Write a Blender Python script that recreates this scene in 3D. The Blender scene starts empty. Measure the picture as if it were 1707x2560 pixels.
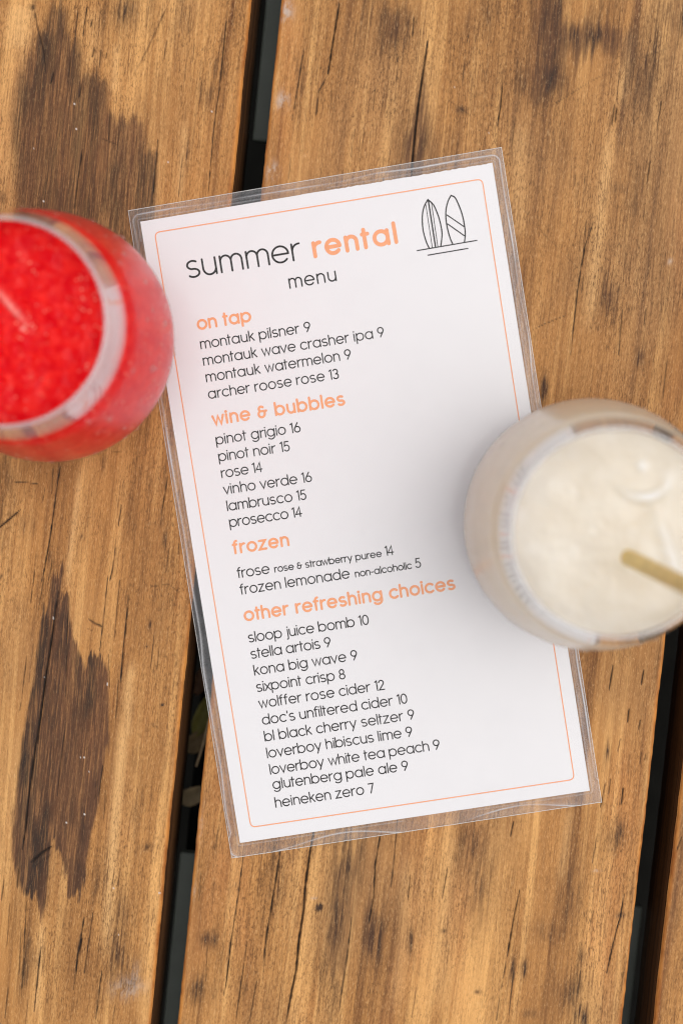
import bpy, math, random
import numpy as np

random.seed(7)
RNG = np.random.default_rng(11)
S = bpy.context.scene
COL = S.collection

# ------------------------------------------------------------------ camera
W, H = 1707.0, 2560.0              # the photograph's own pixel frame
LENS, SENS = 50.0, 36.0
FPX = H * LENS / SENS
D = 0.575                          # camera height above the table top
NAD = (969.0, 1138.0)              # where straight-down falls in the picture
nc = np.array([(NAD[0] - W / 2) / FPX, -(NAD[1] - H / 2) / FPX, -1.0])
nc /= np.linalg.norm(nc)
# rotation taking nc (camera space) to world -Z
_a, _b = nc, np.array([0, 0, -1.0])
_v = np.cross(_a, _b); _c = float(_a @ _b)
_K = np.array([[0, -_v[2], _v[1]], [_v[2], 0, -_v[0]], [-_v[1], _v[0], 0]])
R = np.eye(3) + _K + _K @ _K / (1 + _c)

cam = bpy.data.cameras.new('camera')
cam.lens = LENS; cam.sensor_fit = 'VERTICAL'; cam.sensor_height = SENS; cam.sensor_width = 24.0
cam.clip_start = 0.02; cam.clip_end = 60
cam.dof.use_dof = True; cam.dof.focus_distance = 0.577; cam.dof.aperture_fstop = 4.0
co = bpy.data.objects.new('camera', cam); COL.objects.link(co)
from mathutils import Matrix, Vector
M4 = Matrix.Identity(4)
for i in range(3):
    for j in range(3):
        M4[i][j] = float(R[i, j])
M4[2][3] = D
co.matrix_world = M4
S.camera = co

# ------------------------------------------------------------------ light
SUN_EL, SUN_AZ = 72.0, 6.0         # light from the right of the picture, a little towards its top
w = bpy.data.worlds.new('World'); S.world = w; w.use_nodes = True
wn = w.node_tree; wn.nodes.clear()
sky = wn.nodes.new('ShaderNodeTexSky'); sky.sky_type = 'NISHITA'; sky.sun_disc = False
sky.sun_elevation = math.radians(SUN_EL); sky.sun_rotation = math.radians(90 - SUN_AZ)
sky.air_density = 1.0; sky.dust_density = 3.0; sky.ozone_density = 1.0
hs = wn.nodes.new('ShaderNodeHueSaturation'); hs.inputs['Saturation'].default_value = 0.14
bg = wn.nodes.new('ShaderNodeBackground'); bg.inputs['Strength'].default_value = 0.15
wo = wn.nodes.new('ShaderNodeOutputWorld')
wn.links.new(sky.outputs[0], hs.inputs['Color']); wn.links.new(hs.outputs[0], bg.inputs[0]); wn.links.new(bg.outputs[0], wo.inputs[0])
sun = bpy.data.lights.new('sun', 'SUN'); sun.energy = 0.6; sun.angle = math.radians(60); sun.color = (1.0, 0.95, 0.89)
so = bpy.data.objects.new('sun', sun); COL.objects.link(so)
_d = Vector((math.cos(math.radians(SUN_EL)) * math.cos(math.radians(SUN_AZ)),
             math.cos(math.radians(SUN_EL)) * math.sin(math.radians(SUN_AZ)), math.sin(math.radians(SUN_EL))))
so.rotation_euler = _d.to_track_quat('Z', 'Y').to_euler(); so.location = _d * 3
S.view_settings.view_transform = 'Standard'; S.view_settings.look = 'None'
S.view_settings.gamma = 1.0; S.view_settings.use_curve_mapping = False
S.view_settings.exposure = 0.20
S.render.engine = 'CYCLES'
S.cycles.max_bounces = 14; S.cycles.transparent_max_bounces = 24
S.cycles.transmission_bounces = 8; S.cycles.glossy_bounces = 6
S.cycles.filter_width = 1.15
S.cycles.caustics_reflective = False; S.cycles.caustics_refractive = False

# ------------------------------------------------------------------ helpers
def at(px, py, z=0.0):
    """photo pixel -> the point of that line of sight at height z"""
    d = R @ np.array([(px - W / 2) / FPX, -(py - H / 2) / FPX, -1.0])
    t = (z - D) / d[2]
    return np.array([d[0] * t, d[1] * t, z])

def at_xy(P, z=0.0):
    return np.array([at(p[0], p[1], z)[:2] for p in P])

def to_px(x, y, z=0.0):
    v = np.stack([np.asarray(x, float), np.asarray(y, float), np.full_like(np.asarray(x, float), 0) + z - D], -1) @ R
    return W / 2 + FPX * v[..., 0] / -v[..., 2], H / 2 - FPX * v[..., 1] / -v[..., 2]

def mesh(name, verts, faces, mat, parent=None, smooth=False, mats=None, mi=None):
    me = bpy.data.meshes.new(name)
    me.from_pydata([tuple(map(float, v)) for v in verts], [], faces)
    for m in (mats or [mat]):
        me.materials.append(m)
    if mi is not None:
        me.polygons.foreach_set('material_index', mi)
    if smooth:
        me.polygons.foreach_set('use_smooth', [True] * len(me.polygons))
    me.update()
    o = bpy.data.objects.new(name, me); COL.objects.link(o)
    if parent: o.parent = parent
    return o

def empty(name, loc=(0, 0, 0)):
    o = bpy.data.objects.new(name, None); o.empty_display_size = 0.02
    o.location = loc; COL.objects.link(o); return o

def tag(o, label=None, cat=None, group=None, kind=None):
    if label: o['label'] = label
    if cat: o['category'] = cat
    if group: o['group'] = group
    if kind: o['kind'] = kind
    return o

class NT:
    def __init__(s, name):
        s.m = bpy.data.materials.new(name); s.m.use_nodes = True
        s.t = s.m.node_tree; s.t.nodes.clear()
        s.out = s.n('OutputMaterial')
    def n(s, typ, **kw):
        nd = s.t.nodes.new('ShaderNode' + typ)
        for k, v in kw.items(): setattr(nd, k, v)
        return nd
    def l(s, a, b): s.t.links.new(a, b)
    def setin(s, sock, v):
        if hasattr(v, 'is_linked') or isinstance(v, bpy.types.NodeSocket): s.l(v, sock)
        else: sock.default_value = v
    def math(s, op, a, b=None, clamp=False):
        nd = s.n('Math', operation=op); nd.use_clamp = clamp
        s.setin(nd.inputs[0], a)
        if b is not None: s.setin(nd.inputs[1], b)
        return nd.outputs[0]
    def mix(s, fac, a, b, blend='MIX'):
        nd = s.n('Mix', data_type='RGBA', blend_type=blend)
        s.setin(nd.inputs[0], fac); s.setin(nd.inputs[6], a); s.setin(nd.inputs[7], b)
        return nd.outputs[2]
    def ramp(s, v, stops):
        nd = s.n('ValToRGB'); cr = nd.color_ramp
        while len(cr.elements) < len(stops): cr.elements.new(0.5)
        for e, (p, c) in zip(cr.elements, stops):
            e.position = p; e.color = (c, c, c, 1) if isinstance(c, (int, float)) else (*c, 1)
        s.l(v, nd.inputs[0]); return nd.outputs[0]
    def noise(s, vec, scale, detail=2, rough=0.5, dist=0.0):
        nd = s.n('TexNoise'); s.l(vec, nd.inputs['Vector'])
        nd.inputs['Scale'].default_value = scale; nd.inputs['Detail'].default_value = detail
        nd.inputs['Roughness'].default_value = rough; nd.inputs['Distortion'].default_value = dist
        return nd.outputs['Fac']
    def scaled(s, vec, sc, off=(0, 0, 0)):
        nd = s.n('Mapping'); s.l(vec, nd.inputs[0])
        nd.inputs['Scale'].default_value = sc; nd.inputs['Location'].default_value = off
        return nd.outputs[0]
    def obj(s): return s.n('TexCoord').outputs['Object']
    def attr(s, name):
        nd = s.n('Attribute', attribute_name=name); return nd.outputs['Fac']
    def principled(s, **kw):
        p = s.n('BsdfPrincipled')
        for k, v in kw.items(): s.setin(p.inputs[k.replace('_', ' ')], v)
        return p
    def schlick(s, f0, p=5.0):
        lw = s.n('LayerWeight'); lw.inputs['Blend'].default_value = .5
        return s.math('ADD', f0, s.math('MULTIPLY', 1 - f0, s.math('POWER', lw.outputs['Facing'], p)), clamp=True)
    def done(s, sh): s.l(sh, s.out.inputs[0]); return s.m

def rgb(r, g, b):                      # display 0-255 -> linear colour
    f = lambda c: (c / 255 / 12.92) if c / 255 <= 0.04045 else ((c / 255 + 0.055) / 1.055) ** 2.4
    return (f(r), f(g), f(b), 1)

# ------------------------------------------------------------------ value noise (numpy)
def vnoise(x, y, seed):
    r = np.random.default_rng(seed); T = r.random((256, 256))
    xi = np.floor(x).astype(int); yi = np.floor(y).astype(int)
    fx = x - xi; fy = y - yi
    fx = fx * fx * (3 - 2 * fx); fy = fy * fy * (3 - 2 * fy)
    g = lambda a, b: T[a % 256, b % 256]
    return (g(xi, yi) * (1 - fx) + g(xi + 1, yi) * fx) * (1 - fy) + (g(xi, yi + 1) * (1 - fx) + g(xi + 1, yi + 1) * fx) * fy

def poly_sd(px, py, poly):
    """signed distance (positive inside) to a polygon, arrays in pixels"""
    P = np.array(poly, float); n = len(P)
    dmin = np.full(px.shape, 1e9); inside = np.zeros(px.shape, bool)
    for i in range(n):
        a, b = P[i], P[(i + 1) % n]
        e = b - a; L = e @ e
        t = np.clip(((px - a[0]) * e[0] + (py - a[1]) * e[1]) / L, 0, 1)
        dmin = np.minimum(dmin, np.hypot(px - a[0] - t * e[0], py - a[1] - t * e[1]))
        c = ((a[1] > py) != (b[1] > py))
        xi = a[0] + (py - a[1]) / (e[1] if abs(e[1]) > 1e-9 else 1e-9) * e[0]
        inside ^= c & (px < xi)
    return np.where(inside, dmin, -dmin)

def smooth01(t):
    t = np.clip(t, 0, 1); return t * t * (3 - 2 * t)

# ------------------------------------------------------------------ stains, cracks and dents of the boards (photo pixels, read off crops)
def crop(ox, oy, sc, pts): return [(ox + sc * p[0], oy + sc * p[1]) + tuple(p[2:]) for p in pts]
CA = lambda p: crop(0, 0, .42092, p)
C5 = lambda p: crop(660, 0, .66773, p)
C6 = lambda p: crop(0, 1100, .35714, p)
C7 = lambda p: crop(0, 1760, .35714, p)
C8 = lambda p: crop(400, 1960, .83355, p)
C3 = lambda p: crop(1500, 1560, .425, p)

STAINS = [   # polygon, strength, edge softness px
 (CA([(330,40),(390,50),(405,200),(470,255),(490,430),(560,440),(640,500),(652,660),(700,700),(860,690),(872,850),(935,870),(930,1240),(900,1425),(880,1700),(600,1900),(300,1900),(180,1500),(100,1250),(90,900),(60,700),(70,520),(140,380),(220,230),(280,160),(310,80)]), .80, 16),
 (C6([(430,825),(442,900),(420,1080),(480,1065),(500,1260),(522,1380),(560,1480),(600,1610),(618,1520),(720,1505),(752,1600),(770,1800),(765,2128)])
  + C7([(755,300),(730,430),(690,700),(640,900),(620,1050),(600,1250),(572,1330),(520,1400),(470,1300),(450,1150),(430,1060),(380,980),(350,1080),(330,1300),(290,1510),(265,1450),(255,1320),(190,1400),(150,1300),(110,1150),(78,1020),(90,800),(110,600),(150,350),(190,50)])
  + C6([(200,1900),(240,1600),(270,1450),(300,1230),(340,1150),(370,980)]), .97, 5),
 (C5([(585,380),(625,420),(650,520),(655,660),(470,680),(500,560),(540,470)]), .45, 26),
 (C5([(597,230),(604,400),(606,520),(592,660),(590,800),(505,800),(508,650),(520,560),(556,500),(578,380)]), .85, 14),
 ((lambda p: crop(650, 0, .674, p))([(1000,-40),(1140,-40),(1110,90),(1200,78),(1310,90),(1395,130),(1385,215),(1250,195),(1135,235),(1125,330),(1080,375),(1010,385),(983,290),(1010,150)]), .58, 22),
 ((lambda p: crop(650, 0, .674, p))([(1400,180),(1465,200),(1460,330),(1440,450),(1395,430),(1385,300)]), .40, 22), ((lambda p: crop(650, 0, .674, p))([(440,40),(540,50),(530,150),(470,175),(450,110)]), .42, 20),
 ((lambda p: crop(650, 0, .674, p))([(1290,1050),(1330,1080),(1310,1170),(1270,1150)]), .35, 14), (C8([(520,230),(600,170),(600,330),(575,420),(550,560),(500,560),(490,440)]), .40, 22), (C8([(610,380),(665,400),(665,500),(625,550),(610,470)]), .45, 16),
 (CA([(0,1250),(110,1260),(60,1600),(0,1800)]), .35, 20),
]
BLOBS = [    # cx, cy, rx, ry, strength ; soft brown or grey marks
 *[(x, y, a*.66773, b*.66773, s) for (x, y, a, b, s) in C5([(500,110,70,90,.5),(480,160,40,60,.3),(1040,300,80,75,.75),(1030,350,40,60,.4),(1110,290,40,40,.4),(1210,135,130,45,.7),(1060,110,60,190,.55),(1440,260,65,200,.5),(1410,1345,11,38,.9),(1048,1460,12,45,.9),
   (1290,1100,30,70,.45),(1350,705,45,25,.35),(1545,40,60,80,.5),(745,410,25,14,.55),(560,520,70,140,.35),(390,60,40,160,.25),(770,100,25,120,.35),(700,560,25,90,.2),(840,40,40,90,.3),(1280,30,60,60,.4),(1390,760,60,160,.25),(1500,980,60,120,.25),(150,330,30,160,.3)])],
 *[(x, y, a*.83355, b*.83355, s) for (x, y, a, b, s) in C8([(565,230,38,120,.5),(540,390,42,170,.45),(520,560,35,110,.35),(640,470,34,90,.6),(660,420,18,60,.4),(935,180,30,70,.6),(955,290,32,110,.4),(1230,330,30,110,.4),(1180,440,50,30,.3),(1230,620,45,60,.4),(150,465,22,24,.75),
   (110,620,28,40,.5),(475,373,9,11,1.0),(1382,393,13,9,1.0),(1262,700,18,35,.75),(1055,550,9,34,.7),(1090,556,9,30,.7),(1370,150,22,40,.5),(1360,180,14,30,.4),(1160,455,12,20,.5),(950,625,8,6,.7),(850,440,6,6,.6),(747,470,9,40,.6),(350,310,20,80,.35),(350,230,20,60,.4),(1266,520,14,30,.4),(235,610,14,30,.35),(1110,690,18,12,.5)])],
 *[(x, y, a*.357, b*.357, s) for (x, y, a, b, s) in C7([(850,1500,70,200,.45),(820,1750,70,230,.55),(880,1870,60,120,.6),(900,1950,55,60,.7),(950,760,40,200,.25),(690,1250,50,130,.35),(190,1800,45,250,.45),(120,1500,30,200,.3),(1030,1000,40,26,.45),(560,1700,16,60,.6),(1140,5,14,8,.8),(1070,140,9,9,.8),(1092,160,7,7,.8),(880,992,7,7,.8)])],
 *[(x, y, a*.357, b*.357, s) for (x, y, a, b, s) in C6([(190,590,50,70,.35),(40,480,60,260,.35),(0,250,110,170,.35),(1130,560,20,60,.5),(1160,700,14,70,.45),(1045,1300,12,34,.6),(1030,1445,10,10,.7),(10,955,12,16,.7),(572,675,6,18,.8),(720,170,20,60,.35),(350,830,18,50,.4),(1055,585,20,10,.5),(900,470,50,300,.16),(1100,240,120,110,.22)])],
 *[(x, y, a*.42092, b*.42092, s) for (x, y, a, b, s) in CA([(740,60,90,130,.45),(1230,540,45,75,.5),(1270,420,30,70,.3),(880,90,40,130,.25),(1110,930,14,70,.55),(1080,100,50,160,.2),(240,230,30,60,.35),(1310,300,14,120,.4),(200,70,20,100,.3),(115,310,16,90,.35),(20,1180,22,34,.7),(470,540,14,60,.4),(310,470,14,40,.6),(265,330,8,90,.6),(760,1000,120,150,.25)])],
 *[(x, y, a*.425, b*.425, s) for (x, y, a, b, s) in C3([(45,740,12,60,.6),(80,1280,24,70,.5),(110,1290,16,40,.4),(182,1270,7,60,.7),(330,270,18,200,.35),(340,180,14,90,.35),(122,1710,22,14,.9)])],
]
PALES = [    # line, half width px, strength
 (C7([(880,0),(850,350),(800,900),(765,1400),(735,1800)]), 11, .85), (C6([(560,190),(540,450),(505,700),(470,1040)]), 6, .7), (C6([(935,1540),(905,1700),(885,2128)]), 10, .7),
 (C7([(300,1500),(290,1700),(255,2200)]), 6, .6), (C7([(840,500),(820,900)]), 9, .5),
 (CA([(690,250),(680,500),(650,560)]), 8, .5), (CA([(1100,700),(1080,1000),(1060,1200)]), 8, .5), (CA([(130,20),(110,300)]), 26, .55), (CA([(560,30),(550,420)]), 20, .3),
 (C5([(1300,450),(1260,800),(1210,1250)]), 13, .65), (C5([(1370,100),(1330,400)]), 10, .5), (C5([(40,260),(25,420)]), 8, .5), (C5([(960,450),(950,900)]), 16, .4),
 (C8([(870,100),(865,300),(850,500),(830,700)]), 16, .4), (C8([(740,200),(735,420),(700,700)]), 14, .35), (C8([(1230,60),(1200,300)]), 10, .4),
 (C3([(300,600),(240,1300),(130,2300)]), 7, .35),
]
CRACKS = [   # line, half width px, depth 0..1
 (C8([(465,120),(450,200),(436,300),(430,380),(416,470),(408,560),(395,620),(375,730)]), 2.6, 1.0), (C8([(362,195),(345,300),(320,450),(308,550)]), 1.8, .8), (C8([(250,215),(235,330),(212,480),(198,600),(190,640)]), 1.6, .75),
 (C8([(662,140),(645,240),(640,340),(625,420)]), 1.8, .8), (C8([(712,95),(700,240),(692,310)]), 1.4, .6), (C8([(575,400),(560,520),(535,690)]), 1.6, .7), (C8([(1078,318),(1060,400),(1040,520)]), 1.8, .9),
 (C8([(1040,520),(1020,620),(1008,710)]), 1.2, .6), (C8([(862,250),(845,345)]), 1.4, .7), (C8([(750,270),(742,350)]), 1.3, .6), (C8([(1300,380),(1290,420)]), 1.3, .5), (C8([(1372,420),(1340,560)]), 1.6, .7),
 (C8([(262,470),(240,620),(226,720)]), 1.4, .65), (C8([(290,590),(268,715)]), 1.3, .6), (C8([(125,260),(115,330)]), 1.2, .5), (C8([(142,480),(137,600)]), 1.2, .5), (C8([(770,600),(755,700)]), 1.2, .5),
 (C8([(820,310),(815,350)]), 1.2, .5), (C8([(1060,110),(1050,160)]), 1.6, .8), (C8([(1310,150),(1295,240)]), 1.2, .6), (C8([(1260,560),(1250,640)]), 1.2, .5), (C8([(480,600),(474,690)]), 1.0, .4),
 (C5([(282,10),(270,80),(252,190),(238,280)]), 2.2, 1.0), (C5([(612,150),(596,260),(575,400),(560,540),(545,720)]), 2.4, 1.0), (C5([(560,60),(555,140)]), 1.4, .7), (C5([(238,280),(205,340),(192,450)]), 1.3, .6),
 (C5([(150,180),(125,330),(105,450)]), 1.4, .65), (C5([(1232,830),(1200,920),(1172,1090),(1145,1330)]), 1.5, .8), (C5([(1205,830),(1198,880)]), 1.2, .6), (C5([(892,310),(884,400),(872,470)]), 1.4, .7), (C5([(938,440),(925,560)]), 1.1, .5),
 (C5([(1340,1160),(1325,1330)]), 1.4, .6), (C5([(1430,1150),(1420,1220)]), 1.3, .6), (C5([(1485,380),(1468,490)]), 1.3, .6), (C5([(1310,390),(1300,470)]), 2.0, .6), (C5([(1320,400),(1312,460)]), 1.6, .6), (C5([(1445,600),(1430,690)]), 1.3, .5),
 (C5([(1508,1340),(1490,1498)]), 1.4, .6), (C5([(1165,650),(1160,700)]), 1.2, .5), (C5([(1200,660),(1196,690)]), 1.2, .5), (C5([(420,310),(405,420)]), 1.2, .5), (C5([(340,480),(325,590)]), 1.0, .5), (C5([(100,590),(90,680)]), 1.2, .5), (C5([(380,450),(360,600)]), 1.0, .45),
 (C5([(1000,440),(1100,380),(1230,300),(1360,235),(1568,160)]), 1.0, .3), (C5([(960,770),(1050,880),(1175,1005)]), 1.0, .3), (C5([(995,1240),(1050,1212),(1130,1180)]), 1.2, .45), (C5([(690,375),(770,430)]), 1.6, .3), (C5([(1560,40),(1545,180)]), 1.2, .5), (C5([(1330,250),(1318,390)]), 1.2, .5),
 (CA([(55,0),(30,170),(0,380)]), 2.2, .95), (CA([(520,20),(505,120),(492,220)]), 1.5, .8), (CA([(465,60),(445,200)]), 1.3, .5), (CA([(548,110),(540,160)]), 1.5, .7), (CA([(1352,60),(1330,260),(1305,520),(1285,640),(1262,850),(1236,1180)]), 1.3, .65),
 (CA([(990,235),(976,350)]), 1.3, .6), (CA([(1010,0),(940,150),(880,280),(840,360),(800,430)]), 1.9, .42), (CA([(940,830),(925,980),(905,1220)]), 1.6, .7), (CA([(560,280),(548,340)]), 2.0, .6), (CA([(600,290),(590,400)]), 1.5, .6), (CA([(635,310),(628,350)]), 1.6, .6),
 (CA([(195,0),(225,170),(262,320),(272,430)]), 1.8, .5), (CA([(490,880),(470,1020),(440,1240)]), 1.7, .6), (CA([(485,500),(470,580)]), 1.5, .6), (CA([(65,820),(40,1000),(18,1190)]), 1.7, .7), (CA([(560,430),(640,510)]), 1.3, .3), (CA([(655,640),(645,830)]), 1.3, .6), (CA([(600,820),(700,860)]), 1.8, .35),
 (CA([(1090,900),(1060,1170)]), 1.2, .5), (CA([(1130,30),(1120,200)]), 1.1, .4), (CA([(320,430),(300,500)]), 2.0, .6), (CA([(118,240),(105,370)]), 1.5, .4),
 (C6([(428,150),(400,330),(372,540),(345,720),(310,910),(290,1000)]), 1.5, .85), (C6([(375,200),(362,380)]), 1.2, .6), (C6([(330,230),(318,330),(295,440)]), 1.2, .65), (C6([(370,830),(340,990)]), 1.3, .6), (C6([(310,960),(275,1160)]), 1.2, .55),
 (C6([(850,455),(830,600)]), 1.3, .75), (C6([(815,735),(785,920),(770,990)]), 1.2, .7), (C6([(757,950),(730,1200),(700,1480)]), 1.3, .75), (C6([(905,1060),(888,1230),(870,1400),(855,1560),(845,1700)]), 1.5, .85), (C6([(838,980),(815,1250),(800,1420)]), 1.2, .6),
 (C6([(830,1680),(812,1950)]), 1.3, .6), (C6([(412,1050),(390,1180),(368,1350),(345,1500),(320,1650),(295,1850),(262,2128)]), 2.3, 1.0), (C6([(480,1060),(470,1350),(460,1800)]), 1.2, .5), (C6([(245,910),(228,1040),(212,1160)]), 1.2, .65), (C6([(190,1500),(160,1750),(140,1900)]), 1.2, .6),
 (C6([(235,1430),(205,1700)]), 1.0, .4), (C6([(1175,250),(1150,400),(1130,520)]), 1.3, .65), (C6([(1180,750),(1165,915)]), 1.1, .55), (C6([(1255,730),(1250,810)]), 1.2, .6), (C6([(1255,340),(1245,440)]), 1.0, .5), (C6([(100,293),(190,298),(270,308)]), 1.5, .55),
 (C6([(-30,635),(60,560),(145,487)]), 2.4, .75), (C6([(618,1252),(665,1285),(715,1305)]), 2.6, .6), (C6([(610,1320),(655,1340)]), 1.3, .4), (C6([(760,1500),(770,1750)]), 1.0, .6), (C6([(1110,1480),(1100,1620)]), 1.0, .5), (C6([(690,70),(900,90)]), 1.1, .3), (C6([(1030,1030),(1180,1010),(1260,1070)]), .9, .3),
 (C7([(295,0),(250,280),(222,480),(195,700),(178,880),(158,1020)]), 2.3, 1.0), (C7([(215,1112),(290,1045),(362,998)]), 3.0, .7), (C7([(245,1140),(310,1090),(362,1050)]), 1.6, .5), (C7([(455,180),(415,480),(400,650)]), 1.3, .6), (C7([(720,430),(690,650)]), 1.5, .7),
 (C7([(590,1490),(565,1650),(545,1760),(520,2000)]), 1.5, .75), (C7([(575,1640),(548,1740)]), 2.6, .7), (C7([(652,1460),(620,1680),(590,1890)]), 1.4, .65), (C7([(290,1690),(270,1850),(240,2160)]), 1.7, .8), (C7([(150,1550),(135,1900)]), 1.2, .6), (C7([(190,1300),(170,1700),(155,2000)]), 1.4, .65),
 (C7([(130,1150),(120,1290)]), 2.0, .6), (C7([(715,1870),(695,2000),(672,2210)]), 1.5, .75), (C7([(60,1980),(35,2200)]), 1.4, .6), (C7([(30,1230),(10,1380)]), 1.6, .6), (C7([(740,600),(725,830)]), 1.1, .5), (C7([(800,1150),(790,1300)]), 1.0, .4), (C7([(995,1035),(1060,985)]), 2.2, .35), (C7([(70,1400),(50,1700)]), 1.1, .5),
 (C7([(1530,860),(1505,1020)]), 1.2, .5), (C7([(1410,1270),(1390,1380)]), 1.2, .5),
 (C3([(75,240),(50,390)]), 1.7, .8), (C3([(255,270),(240,360)]), 1.7, .8), (C3([(168,500),(160,580)]), 2.0, .85), (C3([(235,560),(225,620)]), 1.5, .7), (C3([(135,960),(122,1060)]), 1.8, .8), (C3([(60,910),(45,1010)]), 1.4, .6), (C3([(240,750),(230,830)]), 1.2, .6), (C3([(268,760),(260,800)]), 1.2, .6),
 (C3([(140,1590),(120,1710),(75,1880),(35,2060)]), 1.6, .75), (C3([(480,1250),(445,1340)]), 1.6, .6), (C3([(120,670),(100,750)]), 1.2, .6), (C3([(30,930),(0,1080)]), 1.4, .6),
]
GOUGES = C5([(85,40,26,40,.9),(70,65,14,30,.8),(68,375,26,34,.8),(30,640,22,34,.8),(1520,980,14,12,.6)]) + C7([(1390,880,12,70,.8),(1355,1320,7,40,.5),(905,1990,60,40,.55),(945,1930,22,60,.4)]) + C8([(462,343,14,5,.5),(1308,260,16,6,.7),(116,140,5,40,.7)])
SPECKS = C7([(592,775,7,7,1.0),(1118,1322,8,7,.9),(565,372,4,4,.8),(590,372,4,4,.8),(466,832,4,4,.8),(624,478,4,4,.7),(832,1618,4,3,.7),(795,1292,4,4,.7)]) + CA([(442,618,5,8,.9),(455,766,4,6,.9),(68,795,6,14,.9),(262,1195,4,6,.9),(1258,665,4,6,.7),(1000,960,4,4,.6),(205,885,3,4,.6)]) + C5([(840,500,6,5,.6),(712,325,3,3,.6)]) + C6([(313,1665,5,6,.9),(752,1710,6,8,.8),(375,1250,5,9,.7)])

# ------------------------------------------------------------------ materials
def wood_material():
    m = NT('weathered_wood'); oc = m.obj()
    uvn = m.n('Attribute', attribute_name='board'); bc = uvn.outputs['Vector']   # metres: across, along, board seed
    # wandering of the grain
    wv = m.noise(m.scaled(bc, (14, 3.0, 1)), 1.0, 2)
    sep = m.n('SeparateXYZ'); m.l(bc, sep.inputs[0])
    xx = m.math('ADD', sep.outputs[0], m.math('MULTIPLY', m.math('SUBTRACT', wv, 0.5), 0.012))
    cmb = m.n('CombineXYZ'); m.l(xx, cmb.inputs[0]); m.l(sep.outputs[1], cmb.inputs[1]); m.l(sep.outputs[2], cmb.inputs[2])
    g = cmb.outputs[0]
    bands = m.noise(m.scaled(g, (60, 2.2, 3)), 1.0, 3, .55)              # broad growth bands
    grain = m.noise(m.scaled(g, (330, 9, 3)), 1.0, 3, .6)               # grain lines
    fibre = m.noise(m.scaled(g, (1500, 60, 3)), 1.0, 2, .65)            # fibres, about half a millimetre
    fleck = m.noise(m.scaled(g, (1900, 520, 3)), 1.0, 2, .7, .6)        # fuzz of raised fibre
    blot = m.noise(m.scaled(g, (22, 9, 3)), 1.0, 4, .6)
    pores = m.noise(m.scaled(g, (900, 130, 7)), 1.0, 2, .6)
    light = rgb(226, 169, 102); mid = rgb(190, 131, 70); dark = rgb(120, 74, 35)
    v = m.math('ADD', m.math('MULTIPLY', bands, .6), m.math('MULTIPLY', grain, .4))
    c = m.mix(m.ramp(v, [(.36, 0), (.62, 1)]), dark, light)
    c = m.mix(m.ramp(v, [(.38, .0), (.48, .6), (.58, 0)]), c, mid)
    c = m.mix(m.math('MULTIPLY', m.ramp(blot, [(.46, 0), (.70, 1)]), .62), c, rgb(128, 84, 44))
    c = m.mix(m.math('MULTIPLY', m.ramp(m.noise(m.scaled(g, (30, 7, 19)), 1.0, 3, .6), [(.55, 0), (.75, 1)]), .35), c, rgb(196, 120, 68))
    c = m.mix(m.math('MULTIPLY', m.ramp(m.noise(m.scaled(g, (9, 5, 23)), 1.0, 3, .6), [(.50, 0), (.72, 1)]), .35), c, rgb(150, 122, 92))
    c = m.mix(m.math('MULTIPLY', m.attr('pale'), .8), c, rgb(234, 184, 122))
    br = m.attr('brown'); st = m.attr('stain')
    brk = m.math('ADD', m.math('MULTIPLY', grain, .5), m.math('MULTIPLY', fibre, .5))
    brf = m.math('MULTIPLY', br, m.math('ADD', .70, m.math('MULTIPLY', m.ramp(brk, [(.38, 1), (.60, 0)]), 1.2)), clamp=True)
    c = m.mix(brf, c, m.mix(m.ramp(grain, [(.4, 0), (.6, 1)]), rgb(46, 33, 24), rgb(84, 52, 32)))
    stc = m.mix(m.ramp(m.noise(m.scaled(g, (120, 16, 11)), 1.0, 4, .7), [(.38, 0), (.62, 1)]), rgb(47, 35, 28), rgb(98, 64, 42))
    stc = m.mix(m.ramp(m.noise(m.scaled(g, (45, 13, 43)), 1.0, 4, .7), [(.50, 0), (.70, .7)]), stc, rgb(122, 80, 50))
    stc = m.mix(m.ramp(fibre, [(.53, 0), (.72, .6)]), stc, rgb(160, 110, 68))
    stf = m.math('MULTIPLY', st, m.math('ADD', .80, m.math('MULTIPLY', m.ramp(brk, [(.40, 1), (.62, 0)]), .35)), clamp=True)
    c = m.mix(stf, c, stc)
    # fibre level light and dark, patchy: rough where the weather has raised it, smooth elsewhere
    rough = m.ramp(m.noise(m.scaled(g, (28, 11, 29)), 1.0, 4, .65), [(.36, .18), (.66, 1.0)])
    c = m.mix(m.math('MULTIPLY', m.math('MULTIPLY', m.ramp(fibre, [(.30, 1), (.52, 0)]), rough), .68), c, rgb(84, 50, 24))
    c = m.mix(m.math('MULTIPLY', m.math('MULTIPLY', m.ramp(fleck, [(.33, 1), (.50, 0)]), rough), .75), c, rgb(74, 46, 24))
    c = m.mix(m.math('MULTIPLY', m.ramp(fleck, [(.56, 0), (.74, 1)]), m.math('SUBTRACT', .30, m.math('MULTIPLY', st, .22), True)), c, rgb(240, 196, 140))
    c = m.mix(m.math('MULTIPLY', m.math('MULTIPLY', m.ramp(pores, [(.22, 1), (.34, 0)]), rough), .8), c, rgb(48, 30, 17))
    hair = m.noise(m.scaled(g, (620, 16, 37)), 1.0, 2, .5)                # hair cracks
    c = m.mix(m.math('MULTIPLY', m.ramp(hair, [(.235, 1), (.275, 0)]), .75), c, rgb(38, 24, 14))
    c = m.mix(m.math('MULTIPLY', m.attr('gouge'), m.ramp(m.noise(m.scaled(bc, (420, 200, 5)), 1.0, 3, .7), [(.42, .1), (.58, 1)])), c, rgb(190, 172, 158))
    c = m.mix(m.attr('speck'), c, rgb(225, 215, 205))
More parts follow.
